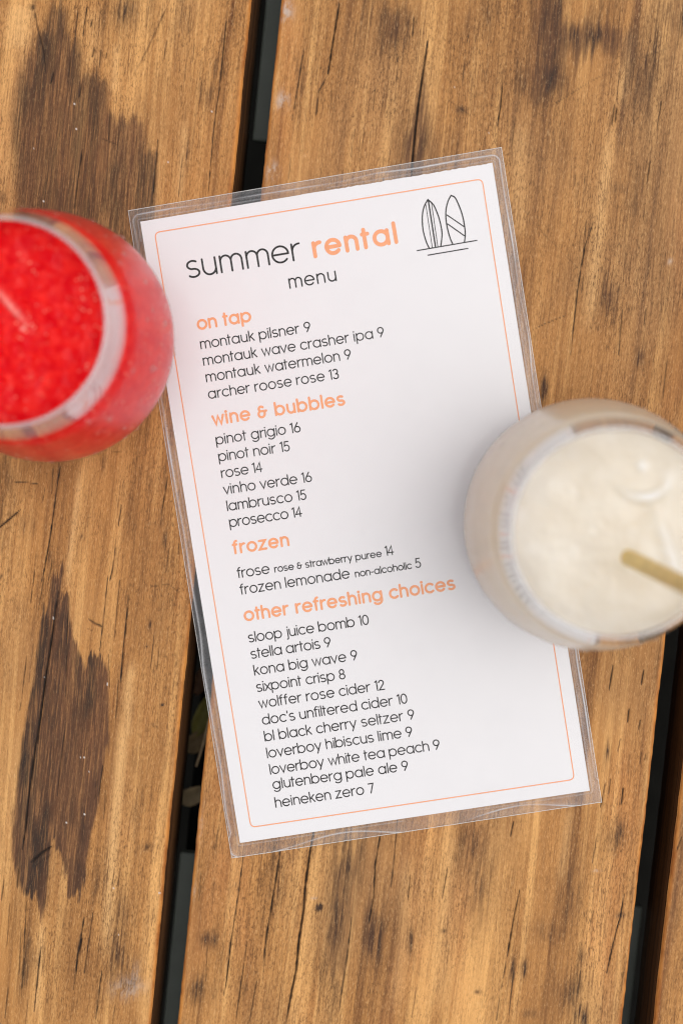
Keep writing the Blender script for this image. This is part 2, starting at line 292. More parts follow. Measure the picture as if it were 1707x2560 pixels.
    c = m.mix(m.attr('edge'), c, m.mix(m.ramp(m.noise(m.scaled(bc, (300, 90, 5)), 1.0, 2), [(.4, 0), (.6, 1)]), rgb(160, 92, 34), rgb(206, 134, 62)))
    c = m.mix(m.attr('side'), c, m.mix(m.ramp(grain, [(.35, 0), (.65, 1)]), rgb(78, 50, 27), rgb(128, 86, 50)))
    c = m.mix(m.attr('crack'), c, rgb(20, 12, 7))
    hgt = m.math('ADD', m.math('MULTIPLY', fibre, .6), m.math('MULTIPLY', fleck, .5))
    bp = m.n('Bump'); bp.inputs['Strength'].default_value = .35; bp.inputs['Distance'].default_value = .0006
    m.l(hgt, bp.inputs['Height'])
    p = m.principled(Base_Color=c, Roughness=.62, Specular_IOR_Level=.25, Normal=bp.outputs[0])
    return m.done(p.outputs[0])
WOOD = wood_material()

def simple(name, col, rough=.5, spec=.5, metal=0.0, noise_amt=.15, nscale=60):
    m = NT(name); oc = m.obj()
    f = m.noise(oc, nscale, 4, .6)
    c = m.mix(m.ramp(f, [(.3, 0), (.7, 1)]), tuple(x * (1 - noise_amt) for x in col[:3]) + (1,), tuple(min(1, x * (1 + noise_amt)) for x in col[:3]) + (1,))
    p = m.principled(Base_Color=c, Roughness=rough, Specular_IOR_Level=spec, Metallic=metal)
    return m.done(p.outputs[0])

GREY = simple('grey_painted_steel', (.13, .145, .125, 1), .5, .3, 0, .12, 40)
BLACK = simple('black_painted_rail', (.004, .004, .004, 1), .8, .1)
SOIL = simple('dark_ground', (.008, .0075, .006, 1), .95, .1, 0, .5, 30)
PAPER = simple('white_paper', (.855, .835, .842, 1), .6, .2, 0, .006, 25)
INK = simple('black_ink', (.008, .006, .006, 1), .6, .1, 0, .1, 400)
ORANGE = simple('orange_ink', (.93, .375, .175, 1), .6, .2, 0, .05, 400)

# ------------------------------------------------------------------ ground
gz = -.74
gv = [(-4, -4, gz), (4, -4, gz), (4, 4, gz), (-4, 4, gz)]
tag(mesh('ground', gv, [(0, 1, 2, 3)], SOIL), kind='structure')

# ------------------------------------------------------------------ table: boards, steel plates, rail
table = tag(empty('wooden_table', (0, 0, -.04)), 'weathered brown plank table top with dark stains, long cracks and two black gaps', 'table')
TB = (0, 0, -.04)
THICK = .038

def board(edge_l, edge_r, seed, xlim=(-.16, .16)):
    """edge_*: two world points (top, bottom) of the arrises of the board's top face; the board runs on past the picture"""
    def ext(e):
        a, b = np.array(e[0][:2]), np.array(e[1][:2]); d = (a - b) / (a[1] - b[1])
        return lambda y: a[0] + d[0] * (y - a[1])
    fl, fr = ext(edge_l), ext(edge_r)
    # dense rows where the picture looks, coarse beyond
    ys = np.concatenate([np.linspace(.62, .235, 40)[:-1], np.linspace(.235, -.235, 800), np.linspace(-.235, -.62, 40)[1:]])
    width = fr(0) - fl(0)
    xa = np.arange(0, width + 1e-6, .00034) / width
    lo, hi = fl(0), fr(0)
    xw = lo + xa * width
    keep = (xw > xlim[0]) & (xw < xlim[1])
    xs = np.unique(np.concatenate([xa[keep], np.linspace(0, 1, 60)]))
    xs = xs[np.concatenate([[True], np.diff(xs) > 2e-4])]
    b = .0016 / width                      # rounded arris
    xs = np.unique(np.concatenate([xs[(xs > b * 1.05) & (xs < 1 - b * 1.05)], [0, b * .15, b * .4, b * .7, b, 1 - b, 1 - b * .7, 1 - b * .4, 1 - b * .15, 1]]))
    X, Y = np.meshgrid(xs, ys)
    L, Rr = fl(Y), fr(Y)
    wob = (vnoise(Y * 60 + seed * 7, Y * 0 + seed, 5 + seed) - .5) * .0004 + (vnoise(Y * 330 + seed, Y * 0, 9 + seed) - .5) * .0002
    wx = L + X * (Rr - L) + wob * np.where(X < .5, (1 - 2 * X) ** 6, 0) - wob * np.where(X > .5, (2 * X - 1) ** 6, 0)
    px, py = to_px(wx, Y)
    edge_d = np.minimum(X, 1 - X) * width
    Z = -np.where(edge_d < .0016, .0016 - np.sqrt(np.maximum(0, .0016 ** 2 - (.0016 - edge_d) ** 2)), 0)
    # ---- masks
    jag = (vnoise((px + py * .1) / 9, py / 120, 21) - .5) * 50 + (vnoise((px + py * .1) / 3.6, py / 60, 24) - .5) * 30 + (vnoise((px + py * .1) / 1.8, py / 24, 22) - .5) * 22     # along the grain
    jx = (vnoise(px / 12, py / 26, 23) - .5) * 5
    stain = np.zeros_like(px); brown = np.zeros_like(px); pale = np.zeros_like(px); crack = np.zeros_like(px); gouge = np.zeros_like(px); speck = np.zeros_like(px); depth = np.zeros_like(px)
    for poly, s, soft in STAINS:
        sd = poly_sd(px + jx, py + jag, poly)
        stain = np.maximum(stain, s * smooth01(.5 + sd / (2 * soft)))
    for cx, cy, rx, ry, s in BLOBS:
        sh = -.10
        s = min(1.05, s * 1.12); u = (px + jx * 1.2 - cx - (py - cy) * sh) / (rx * 1.2); v = (py + jag * .5 * min(1, ry / 60) - cy) / (ry * 1.15)
        r2 = u * u + v * v
        rag = vnoise((px + py * .1) / 6 + cx, py / 45 + cy, 31) * .9 + vnoise((px + py * .1) / 2.5 + cx, py / 14, 32) * .6 - .25
        brown = np.maximum(brown, s * np.exp(-r2 * 1.1) * np.clip(.35 + rag, 0, 1.2))
    def seg_d(pts):
        dm = np.full(px.shape, 1e9); tt = np.zeros_like(px); acc = 0.0
        P = np.array([p[:2] for p in pts], float)
        Ls = np.hypot(*np.diff(P, axis=0).T); T = Ls.sum()
        bx = (px > P[:, 0].min() - 60) & (px < P[:, 0].max() + 60) & (py > P[:, 1].min() - 60) & (py < P[:, 1].max() + 60)
        if not bx.any(): return None
        qx, qy = px[bx], py[bx]; d0 = np.full(qx.shape, 1e9); t0 = np.zeros(qx.shape)
        for i in range(len(P) - 1):
            e = P[i + 1] - P[i]
            t = np.clip(((qx - P[i, 0]) * e[0] + (qy - P[i, 1]) * e[1]) / (e @ e), 0, 1)
            d = np.hypot(qx - P[i, 0] - t * e[0], qy - P[i, 1] - t * e[1])
            k = d < d0; d0 = np.where(k, d, d0); t0 = np.where(k, (acc + t * Ls[i]) / T, t0); acc += Ls[i]
        return bx, d0, t0
    for pts, hw, s in PALES:
        r = seg_d(pts)
        if r is None: continue
        bx, d, t = r
        pale[bx] = np.maximum(pale[bx], s * np.exp(-(d / (hw * 1.3)) ** 2) * np.minimum(1, 6 * np.minimum(t + .02, 1.02 - t)))
    allc = list(CRACKS)
    rr = random.Random(100 + seed)
    for k in range(85):                    # short drying checks along the grain
        cx, cy = rr.uniform(-40, 1750), rr.uniform(-40, 2600); ln = rr.uniform(14, 75) * (1.6 if rr.random() < .15 else 1)
        sl = -.10 + rr.uniform(-.03, .03)
        allc.append(([(cx, cy), (cx + sl * ln * .5 + rr.uniform(-1, 1), cy + ln * .5), (cx + sl * ln, cy + ln)], rr.uniform(.8, 1.2), rr.uniform(.18, .5)))
    for pts, hw, s in allc:
        r = seg_d(pts)
        if r is None: continue
        bx, d, t = r
        if len(pts) > 2: d = np.abs(d + (vnoise(py[bx] / 14, px[bx] * 0 + pts[0][0], 41) - .5) * 1.6)
        taper = np.clip(6 * np.minimum(t, 1 - t), 0.0, 1) ** .6
        fade = .65 + .7 * (vnoise(py[bx] / 9, px[bx] / 40 + pts[0][1], 43) - .35)
        hw = hw * 1.02
        prof = np.clip(1.45 - d / (hw * (.45 + .55 * taper) * .95), 0, 1)
        crack[bx] = np.maximum(crack[bx], prof * min(1, s * 1.35) * np.clip(fade + s * .6, .35, 1) * (taper > .02))
        depth[bx] = np.maximum(depth[bx], prof * s * taper * hw)
    for cx, cy, a, c_, s in GOUGES:
        a *= .6; c_ *= .6
        gouge = np.maximum(gouge, s * np.exp(-((px - cx + (py - cy) * .1) / a) ** 2 - ((py - cy) / c_) ** 2))
    for cx, cy, a, c_, s in SPECKS:
        a = max(a * .4, 2.0); c_ = max(c_ * .4, 2.2)
        speck = np.maximum(speck, s * (np.exp(-((px - cx) / a) ** 2 - ((py - cy) / c_) ** 2) > .45))
    Z = Z - depth * .00035 - gouge * .0006 * vnoise(px / 6, py / 14, 51)
    Z = Z + (vnoise(px / 60 + seed * 9, py / 500, 61) - .5) * .0003 * (edge_d > .002) - (edge_d > .002) * .00015
    ew = .0009 + .0009 * vnoise(Y * 45 + seed * 3, X * 0, 71)
    edge = np.clip(1.3 - edge_d / ew, 0, 1) * (.75 + .25 * vnoise(Y * 150, X * 0, 72))
    side = np.clip((.0004 - edge_d) / .0004, 0, 1) * .35
    ny, nx = X.shape
    top = np.stack([wx, Y, Z], -1).reshape(-1, 3)
    # side rows
    A = dict(stain=stain, brown=brown, pale=pale, crack=crack, gouge=gouge, speck=speck, edge=edge, side=side)
    bcoord = np.stack([X * width, Y, np.full_like(X, seed * 3.7)], -1).reshape(-1, 3)
    idx = np.arange(ny * nx).reshape(ny, nx)
    quads = np.stack([idx[:-1, :-1], idx[1:, :-1], idx[1:, 1:], idx[:-1, 1:]], -1).reshape(-1, 4)
    V = [top]; BC = [bcoord]; F = [quads]; n0 = ny * nx
    zz = np.array([-.004, -.012, -.024, -THICK + .002, -THICK])
    rows_side = []
    for ci, sg in ((0, -1), (nx - 1, 1)):
        prev = idx[:, ci]
        for zi, z in enumerate(zz):
            inset = .0016 if zi == len(zz) - 1 else 0
            vv = np.stack([wx[:, ci] - sg * inset, ys, np.full(ny, z)], -1)
            cur = n0 + np.arange(ny); n0 += ny
            V.append(vv); BC.append(np.stack([np.full(ny, (0 if sg < 0 else width) + sg * abs(z)), ys, np.full(ny, seed * 3.7 + 1)], -1))
            q = np.stack([prev[:-1], cur[:-1], cur[1:], prev[1:]], -1)
            F.append(q if sg > 0 else q[:, ::-1]); prev = cur
            rows_side.append(cur)
    lb, rb = rows_side[len(zz) - 1], rows_side[-1]
    F.append(np.stack([lb[:-1], rb[:-1], rb[1:], lb[1:]], -1)[:, ::-1])
    V = np.concatenate(V); BC = np.concatenate(BC); F = np.concatenate(F)
    me = bpy.data.meshes.new('plank')
    me.vertices.add(len(V)); me.vertices.foreach_set('co', (V - np.array(TB)).astype(np.float32).ravel())
    me.loops.add(F.size); me.loops.foreach_set('vertex_index', F.astype(np.int32).ravel())
    me.polygons.add(len(F)); me.polygons.foreach_set('loop_start', np.arange(0, F.size, 4, dtype=np.int32))
    me.update(calc_edges=True); me.validate()
    me.polygons.foreach_set('use_smooth', np.ones(len(F), bool))
    nt = len(V) - ny * nx
    for k, a in A.items():
        at_ = me.attributes.new(k, 'FLOAT', 'POINT')
        tail = np.full(nt, 1.0 if k == 'side' else 0.0)
        at_.data.foreach_set('value', np.concatenate([a.ravel(), tail]).astype(np.float32))
    at_ = me.attributes.new('board', 'FLOAT_VECTOR', 'POINT'); at_.data.foreach_set('vector', BC.astype(np.float32).ravel())
    me.materials.append(WOOD)
    o = bpy.data.objects.new('plank', me); COL.objects.link(o); o.parent = table
    return o

LR = (at(628, 0), at(376, 2560)); ML = (at(702, 0), at(443, 2560)); MR = (at(1666, 1573), at(1555, 2560)); RL = (at(1745, 1573), at(1632, 2560))
dx = np.array([.184, 0, 0])
pl_ = tag(board([p - dx for p in LR], LR, 1), 'plank with two big dark brown stains')
tag(board(ML, MR, 2), 'middle plank lying under the menu')
pr_ = tag(board(RL, [p + dx for p in RL], 3), 'right plank, only a sliver in view')
for src, off in ((pl_, -.197), (pr_, .197)):           # the table top goes on either side
    c = src.copy(); COL.objects.link(c); c.parent = table; c.location.x += off
    if 'label' in c: del c['label']

def box(name, corners_xy, z0, z1, mat, parent, bevel=.0):
    c = np.array(corners_xy); b = np.array(TB)
    v = [(x - b[0], y - b[1], z - b[2]) for z in (z0, z1) for x, y in c]
    f = [(3, 2, 1, 0), (4, 5, 6, 7)] + [(i, (i + 1) % 4, 4 + (i + 1) % 4, 4 + i) for i in range(4)]
    o = mesh(name, v, f, mat, parent)
    if bevel:
        bm = o.modifiers.new('bevel', 'BEVEL'); bm.width = bevel; bm.segments = 2
    return o
ZP = -.046
tl, tl2 = at(630, 350, ZP)[:2], at(664, 0, ZP)[:2]
bl, bl2 = at(450, 2130, ZP)[:2], at(407, 2560, ZP)[:2]
br_, br2 = at(1606, 2268, ZP)[:2], at(1576.5, 2560, ZP)[:2]
ua = (tl2 - tl) / np.linalg.norm(tl2 - tl)
ub = (bl2 - bl) / np.linalg.norm(bl2 - bl)
ac = (br_ - bl)
box('steel_plate', [bl + ub * .25, br_ + ub * .25, br_, bl], ZP - .006, ZP, GREY, table, .001)
box('steel_plate', [tl, tl + ac, tl + ac + ua * .25, tl + ua * .25], ZP - .006, ZP, GREY, table, .001)
ra, rb2 = at(612, 560, -.068)[:2], at(462, 2150, -.068)[:2]
n_ = np.array([.03, 0])
box('support_rail', [rb2, rb2 + n_, ra + n_, ra], -.093, -.068, BLACK, table, .001)

# ------------------------------------------------------------------ laminated menu
ZB, ZPAP, ZTXT, ZEDGE, ZTOP = .0002, .00045, .00050, .00055, .00085
POUCH = [(321, 526.8), (1253, 368.2), (1503, 2004.7), (579.5, 2145)]      # TL TR BR BL
PAPR = [(351.7, 554.7), (1230, 407.4), (1473, 1976), (600.6, 2106.7)]
menu_c = at(900, 1260, 0)
menu = tag(empty('laminated_menu', (menu_c[0], menu_c[1], 0)), 'tall white laminated drinks menu with orange border and printed text, lying aslant on the planks', 'menu')
MO = np.array([menu_c[0], menu_c[1], 0.0])

def film_material():
    m = NT('laminate_film')
    lw = m.schlick(.026)
    oc = m.obj()
    tr = m.n('BsdfTransparent'); tr.inputs[0].default_value = (.965, .965, .965, 1)
    gl = m.n('BsdfGlossy'); gl.inputs['Roughness'].default_value = .12
    df = m.n('BsdfDiffuse'); df.inputs[0].default_value = (.72, .72, .74, 1)
    bp = m.n('Bump'); bp.inputs['Strength'].default_value = .12; bp.inputs['Distance'].default_value = .001
    m.l(m.noise(oc, 60, 3, .5), bp.inputs['Height']); m.l(bp.outputs[0], gl.inputs['Normal'])
    haze = m.math('MULTIPLY', m.ramp(m.noise(oc, 300, 4, .6), [(.3, .7), (.75, 1.3)]), m.math('ADD', m.ramp(m.noise(oc, 22, 4, .65), [(.45, .004), (.75, .05)]), m.math('MULTIPLY', m.attr('margin'), .028)))
    haze = m.math('ADD', haze, m.math('MULTIPLY', m.attr('seal'), .75), clamp=True)  # specular line along the seal ridge, painted in as diffuse white
    a = m.n('MixShader'); m.l(haze, a.inputs[0]); m.l(tr.outputs[0], a.inputs[1]); m.l(df.outputs[0], a.inputs[2])
    b = m.n('MixShader'); m.l(lw, b.inputs[0]); m.l(a.outputs[0], b.inputs[1]); m.l(gl.outputs[0], b.inputs[2])
    return m.done(b.outputs[0])
FILM = film_material()
def edge_material():
    m = NT('film_cut_edge')
    tr = m.n('BsdfTransparent'); df = m.n('BsdfDiffuse'); df.inputs[0].default_value = (.85, .83, .80, 1)
    a = m.n('MixShader'); a.inputs[0].default_value = .62; m.l(tr.outputs[0], a.inputs[1]); m.l(df.outputs[0], a.inputs[2])
    return m.done(a.outputs[0])
FEDGE = edge_material()

Q = at_xy(POUCH); PQ = at_xy(PAPR)
def bil(q, u, v):
    u = np.asarray(u)[..., None]; v = np.asarray(v)[..., None]
    return q[0] * (1 - u) * (1 - v) + q[1] * u * (1 - v) + q[2] * u * v + q[3] * (1 - u) * v
def film():
    nu, nv = 300, 480
    def spaced(n, L):      # denser towards the rims, with a narrow first row for the cut edge
        t = np.linspace(0, 1, n); t = .5 - .5 * np.cos(np.pi * t); t = .55 * t + .45 * np.linspace(0, 1, n)
        return np.unique(np.concatenate([t, [.00035 / L, 1 - .00035 / L]]))
    us, vs = spaced(nu, .16), spaced(nv, .28)
    U, Vv = np.meshgrid(us, vs)
    P = bil(Q, U, Vv)
    # distance outside the (rounded) paper edge
    c = PQ.mean(0); sd = poly_sd(P[..., 0], P[..., 1], PQ)
    sd = np.where(sd < 0, sd, sd)                     # inside positive
    d = -sd
    seal = .0030 + .0012 * (vnoise(U * 9, Vv * 14, 81) - .5)
    low = smooth01((Vv - .96) / .02)
    seal = seal + low * (.0022 * np.sin(U * 13 + .8) + .0012)
    h = ZEDGE + (ZTOP - ZEDGE) * smooth01(1 - d / seal)
    h = h + .00022 * np.exp(-((d - seal) / .0007) ** 2) + .00012 * np.exp(-((d - .0006) / .0006) ** 2)
    h = h + .00012 * (vnoise(U * 6, Vv * 9, 82) - .5) * (d > 0)
    h = np.maximum(h, ZEDGE * .9)
    top = np.concatenate([P - MO[:2], h[..., None]], -1).reshape(-1, 3)
    bot = np.concatenate([P - MO[:2], np.full(h.shape, ZB)[..., None]], -1).reshape(-1, 3)
    ny, nx = U.shape; idx = np.arange(ny * nx).reshape(ny, nx)
    q = np.stack([idx[:-1, :-1], idx[1:, :-1], idx[1:, 1:], idx[:-1, 1:]], -1)
    qi = q.reshape(-1, 4); n = ny * nx
    mi = np.zeros(q.shape[:2], int); mi[0, :] = 1; mi[-1, :] = 1; mi[:, 0] = 1; mi[:, -1] = 1
    per = list(idx[0, :]) + list(idx[1:, -1]) + list(idx[-1, -2::-1]) + list(idx[-2:0:-1, 0])
    F = [tuple(map(int, f)) for f in qi] + [tuple(int(x) + n for x in f[::-1]) for f in qi]
    mi = list(mi.ravel()) + [0] * len(qi)
    for i in range(len(per)):
        a, b = int(per[i]), int(per[(i + 1) % len(per)])
        F.append((a, b, b + n, a + n)); mi.append(1)
    o = mesh('laminate_film', np.concatenate([top, bot]), F, None, menu, True, [FILM, FEDGE], mi)
    brk = .1 + 1.0 * vnoise(U * 11, Vv * 16, 83)
    se = np.exp(-((d - seal) / .00028) ** 2) * brk + .3 * np.exp(-((d - .0009) / .00022) ** 2) * (vnoise(U * 7 + 3, Vv * 9, 84) > .45)
    a = o.data.attributes.new('margin', 'FLOAT', 'POINT'); a.data.foreach_set('value', np.concatenate([smooth01(d.ravel() / .001)] * 2).astype(np.float32))
    a = o.data.attributes.new('seal', 'FLOAT', 'POINT'); a.data.foreach_set('value', np.concatenate([se.ravel(), np.zeros(n)]).astype(np.float32))
    return o
film()

def paper():
    # outline; the right part of the top edge is ragged
    pts = []
    n = 160
    rr = random.Random(3)
    for i in range(n):
        t = i / n; p = PQ[0] * (1 - t) + PQ[1] * t
        if .46 < t < .985: p = p + np.array([.12, -1.0]) * (-.0001 + .0003 * rr.random() * (1 if t > .6 else (t - .46) / .14))
        pts.append(p)
    pts += [PQ[1], PQ[2], PQ[3]]
    m = len(pts)
    v = [(p[0] - MO[0], p[1] - MO[1], z) for z in (ZPAP, ZPAP - .00012) for p in pts]
    f = [tuple(range(m))[::-1], tuple(range(m, 2 * m))] + [(i, (i + 1) % m, m + (i + 1) % m, m + i) for i in range(m)]
    return mesh('paper', v, f, PAPER, menu)
pap = paper()

# ---- stroke lettering: monoline glyphs with x-height 1
def arc(cx, cy, rx, ry, a0, a1, n=20):
    return [(cx + rx * math.cos(math.radians(a0 + (a1 - a0) * i / n)), cy + ry * math.sin(math.radians(a0 + (a1 - a0) * i / n))) for i in range(n + 1)]
O = arc(.5, .5, .5, .5, 0, 360, 36)
AS, DS, DG = 1.42, -.42, 1.34
def arch(w, x0=0.0): return [(x0, 0)] and arc(x0 + w / 2, 1 - w / 2 * 1.05, w / 2, w / 2 * 1.05, 180, 0, 18) + [(x0 + w, 0)]
S_ = arc(.36, .745, .34, .255, 48, 270, 16)[:-1] + arc(.36, .25, .36, .25, 90, -140, 16)[0:]
def sc_(pts, sx, sy, ox=0, oy=0): return [(ox + x * sx, oy + y * sy) for x, y in pts]
GL = {
 'a': (1.0, [O, [(1, 1), (1, 0)]]), 'b': (1.0, [[(0, AS), (0, 0)], O]), 'c': (.86, [arc(.5, .5, .5, .5, 46, 314, 26)]), 'd': (1.0, [O, [(1, AS), (1, 0)]]),
 'e': (1.0, [[(0.02, .5), (.98, .5)], arc(.5, .5, .5, .5, 0, 318, 30)]),
 'f': (.46, [[(.17, 0), (.17, 1.12)] + arc(.46, 1.12, .29, .30, 180, 95, 10)[1:], [(0, 1), (.42, 1)]]),
 'g': (1.0, [O, [(1, 1), (1, .05)] + arc(.5, .05, .5, .47, 0, -140, 16)[1:]]),
 'h': (.78, [[(0, AS), (0, 0)], arch(.78)]), 'i': (.0, [[(0, 1), (0, 0)], 'dot']), 'j': (.18, [[(.18, 1), (.18, -.2)] + arc(-.02, -.2, .2, .2, 0, -80, 8)[1:], 'dotj']),
 'k': (.66, [[(0, AS), (0, 0)], [(.60, 1), (.02, .44)], [(.20, .60), (.66, 0)]]), 'l': (0, [[(0, AS), (0, 0)]]),
 'm': (1.34, [[(0, 1), (0, 0)], arch(.67), arch(.67, .67)]), 'n': (.78, [[(0, 1), (0, 0)], arch(.78)]), 'o': (1.0, [O]),
 'p': (1.0, [[(0, 1), (0, DS)], O]), 'r': (.46, [[(0, 1), (0, 0)], arc(.46, .55, .46, .44, 180, 88, 14)]), 's': (.72, [S_]),
 't': (.42, [[(.16, 1.34), (.16, 0)], [(0, 1), (.42, 1)]]), 'u': (.80, [[(0, 1)] + arc(.40, .42, .40, .42, 180, 360, 18), [(.80, 1), (.80, 0)]]),
 'v': (.84, [[(0, 1), (.42, 0), (.84, 1)]]), 'w': (1.26, [[(0, 1), (.33, 0), (.63, .95), (.93, 0), (1.26, 1)]]), 'x': (.76, [[(0, 1), (.76, 0)], [(.76, 1), (0, 0)]]),
 'y': (.86, [[(0, 1), (.43, .02)], [(.86, 1), (.26, DS)]]), 'z': (.76, [[(.03, 1), (.74, 1), (0, 0), (.76, 0)]]),
 '0': (.80, [arc(.40, DG / 2, .40, DG / 2, 0, 360, 36)]), '1': (.24, [[(0, 1.20), (.24, DG), (.24, 0)]]),
 '2': (.72, [arc(.35, .98, .34, .36, 165, -30, 18) + [(0, 0), (.72, 0)]]), '3': (.72, [arc(.34, 1.0, .32, .34, 150, -78, 18) + arc(.34, .36, .37, .36, 78, -150, 18)]),
 '4': (.82, [[(.60, 0), (.60, DG), (0, .36), (.82, .36)]]), '5': (.72, [[(.64, DG), (.14, DG), (.06, .74)] + arc(.33, .42, .38, .42, 125, -145, 20)]),
 '6': (.80, [arc(.40, .40, .40, .40, 0, 360, 30), [(.03, .5), (.10, .68), (.52, DG)]]), '7': (.70, [[(0, DG), (.68, DG), (.22, 0)]]),
 '8': (.76, [arc(.38, 1.01, .31, .33, 0, 360, 26), arc(.38, .35, .38, .35, 0, 360, 28)]), '9': (.80, [arc(.40, .94, .40, .40, 0, 360, 30), [(.78, .84), (.70, .66), (.30, 0)]]),
 '&': (.95, [arc(.38, .98, .27, .27, 40, 262, 14), arc(.36, .36, .36, .36, 96, 352, 20) + [(.76, .62)], [(.36, .70), (.95, .70)]]),
 "'": (0, [[(0, 1.42), (0, 1.16)]]), '-': (.42, [[(0, .5), (.42, .5)]]),
}
ROUND = set('abcdegopq069')
class Ribbon:
    def __init__(s): s.v = []; s.f = []; s.k = 0
    def stroke(s, pts, hw, z):
        P = [np.array(p, float) for p in pts]
        Pn = [P[0]]
        for p in P[1:]:
            if np.linalg.norm(p - Pn[-1]) > hw * .05: Pn.append(p)
        P = Pn; closed = len(P) > 3 and np.linalg.norm(P[0] - P[-1]) < hw * .3
        if closed: P = P[:-1]
        n = len(P); L = []; Rt = []
        for i in range(n):
            a = P[i - 1] if (i > 0 or closed) else None; b = P[(i + 1) % n] if (i < n - 1 or closed) else None
            d1 = (P[i] - a) if a is not None else (b - P[i]); d2 = (b - P[i]) if b is not None else d1
            d1 = d1 / np.linalg.norm(d1); d2 = d2 / np.linalg.norm(d2)
            n1 = np.array([-d1[1], d1[0]]); n2 = np.array([-d2[1], d2[0]])
            mm = n1 + n2; q = mm @ mm
            mm = mm * min(2 / max(q, .25), 2.2 / math.sqrt(max(q, .01)))
            L.append(P[i] + mm * hw); Rt.append(P[i] - mm * hw)
        o = len(s.v)
        for i in range(n): s.v += [(L[i][0], L[i][1], z), (Rt[i][0], Rt[i][1], z)]
        for i in range(n if closed else n - 1):
            j = (i + 1) % n; s.f.append((o + 2 * i, o + 2 * i + 1, o + 2 * j + 1, o + 2 * j))
        if not closed:
            for e, sg in ((0, -1), (n - 1, 1)):
                d = (P[1] - P[0]) if e == 0 else (P[-1] - P[-2]); d = sg * d / np.linalg.norm(d); nn = np.array([-d[1], d[0]])
                c = len(s.v); cap = [P[e] + hw * (math.cos(t) * nn + math.sin(t) * d) for t in np.linspace(0, math.pi, 8)]
                s.v += [(p[0], p[1], z) for p in cap]; s.f.append(tuple(range(c, c + 8))[::-1])
    def dot(s, p, r, z):
        c = len(s.v); s.v += [(p[0] + r * math.cos(t), p[1] + r * math.sin(t), z) for t in np.linspace(0, 2 * math.pi, 13)[:-1]]
        s.f.append(tuple(range(c, c + 12)))
    def build(s, name, mat):
        o = mesh(name, s.v, s.f, mat, pap); return o

def write(name, text, p0, p1, xh, sw, mat):
    """text between two baseline points (photo pixels); xh, sw = outer x-height and stroke in photo pixels"""
    a, b = at(*p0, ZTXT)[:2], at(*p1, ZTXT)[:2]
    mpp = np.linalg.norm(b - a) / math.hypot(p1[0] - p0[0], p1[1] - p0[1])
    dirx = (b - a) / np.linalg.norm(b - a); diry = np.array([-dirx[1], dirx[0]])
    sk = (xh - sw) * mpp; hw = sw * mpp / 2
    total = np.linalg.norm(b - a) - 2 * hw
    sb = lambda ch: (.10 if ch in 'vwxyzcst7-' else .15)
    # natural positions
    x = 0.0; pos = []; gaps = 0
    for i, ch in enumerate(text):
        if ch == ' ': x += .50; continue
        if pos and text[i - 1] != ' ':
            x += (.08 if (text[i - 1] in 'rftvwxyk' or ch in 'ftvwxyz') else .13) + (.05 if ch in 'imnrhklpu' and text[i - 1] in 'imnhldaug' else 0)
        pos.append((ch, x)); x += GL[ch][0]
    nat = x
    # spread the difference over the gaps between letters
    xs = []; k = 0; n = len(text)
    extra = (total / sk - nat) / max(1, (len(text) - 1))
    order = [i for i, ch in enumerate(text) if ch != ' ']
    rb = Ribbon()
    for (ch, x), i in zip(pos, order):
        ox = x + extra * i; zz = ZTXT
        for st in GL[ch][1]:
            zz += .000004
            tf = lambda q: a + dirx * (hw + (ox + q[0]) * sk) + diry * (hw + q[1] * sk) - MO[:2]
            if st == 'dot': rb.dot(tf((0, 1.33)), hw * 1.25, zz)
            elif st == 'dotj': rb.dot(tf((.18, 1.33)), hw * 1.25, zz)
            else: rb.stroke([tf(q) for q in st], hw, zz)
    return rb.build(name, mat)

T1 = lambda x, y: (300 + x * .38265, 350 + y * .38265)
T2 = lambda x, y: (900 + x * .31888, 350 + y * .31888)
T3 = lambda x, y: (480 + x * .38265, 740 + y * .38265)
T4 = lambda x, y: (540 + x * .42092, 1300 + y * .42092)
T5 = lambda x, y: (540 + x * .63776, 1740 + y * .63776)
write('printed_title', 'summer', T1(445, 908), T1(1190, 784), 45, 4.9, INK)
write('printed_title', 'rental', T1(1266, 775), T2(301, 812), 43, 9.8, ORANGE)
write('printed_title', 'menu', T1(1108, 973), T1(1418, 921), 26.5, 3.7, INK)
HX, HS_, BX, BS, SX, SS = 27, 5.9, 20.3, 2.95, 14.3, 2.6
for t, p0, p1 in (('on tap', T3(38, 226), T3(393, 168)), ('wine & bubbles', T3(136, 850), T3(1004, 714)), ('frozen', T4(103, 206), T4(439, 155)), ('other refreshing choices', T4(170, 605), T4(1424, 413))):
    write('section_heading', t, p0, p1, HX, HS_, ORANGE)
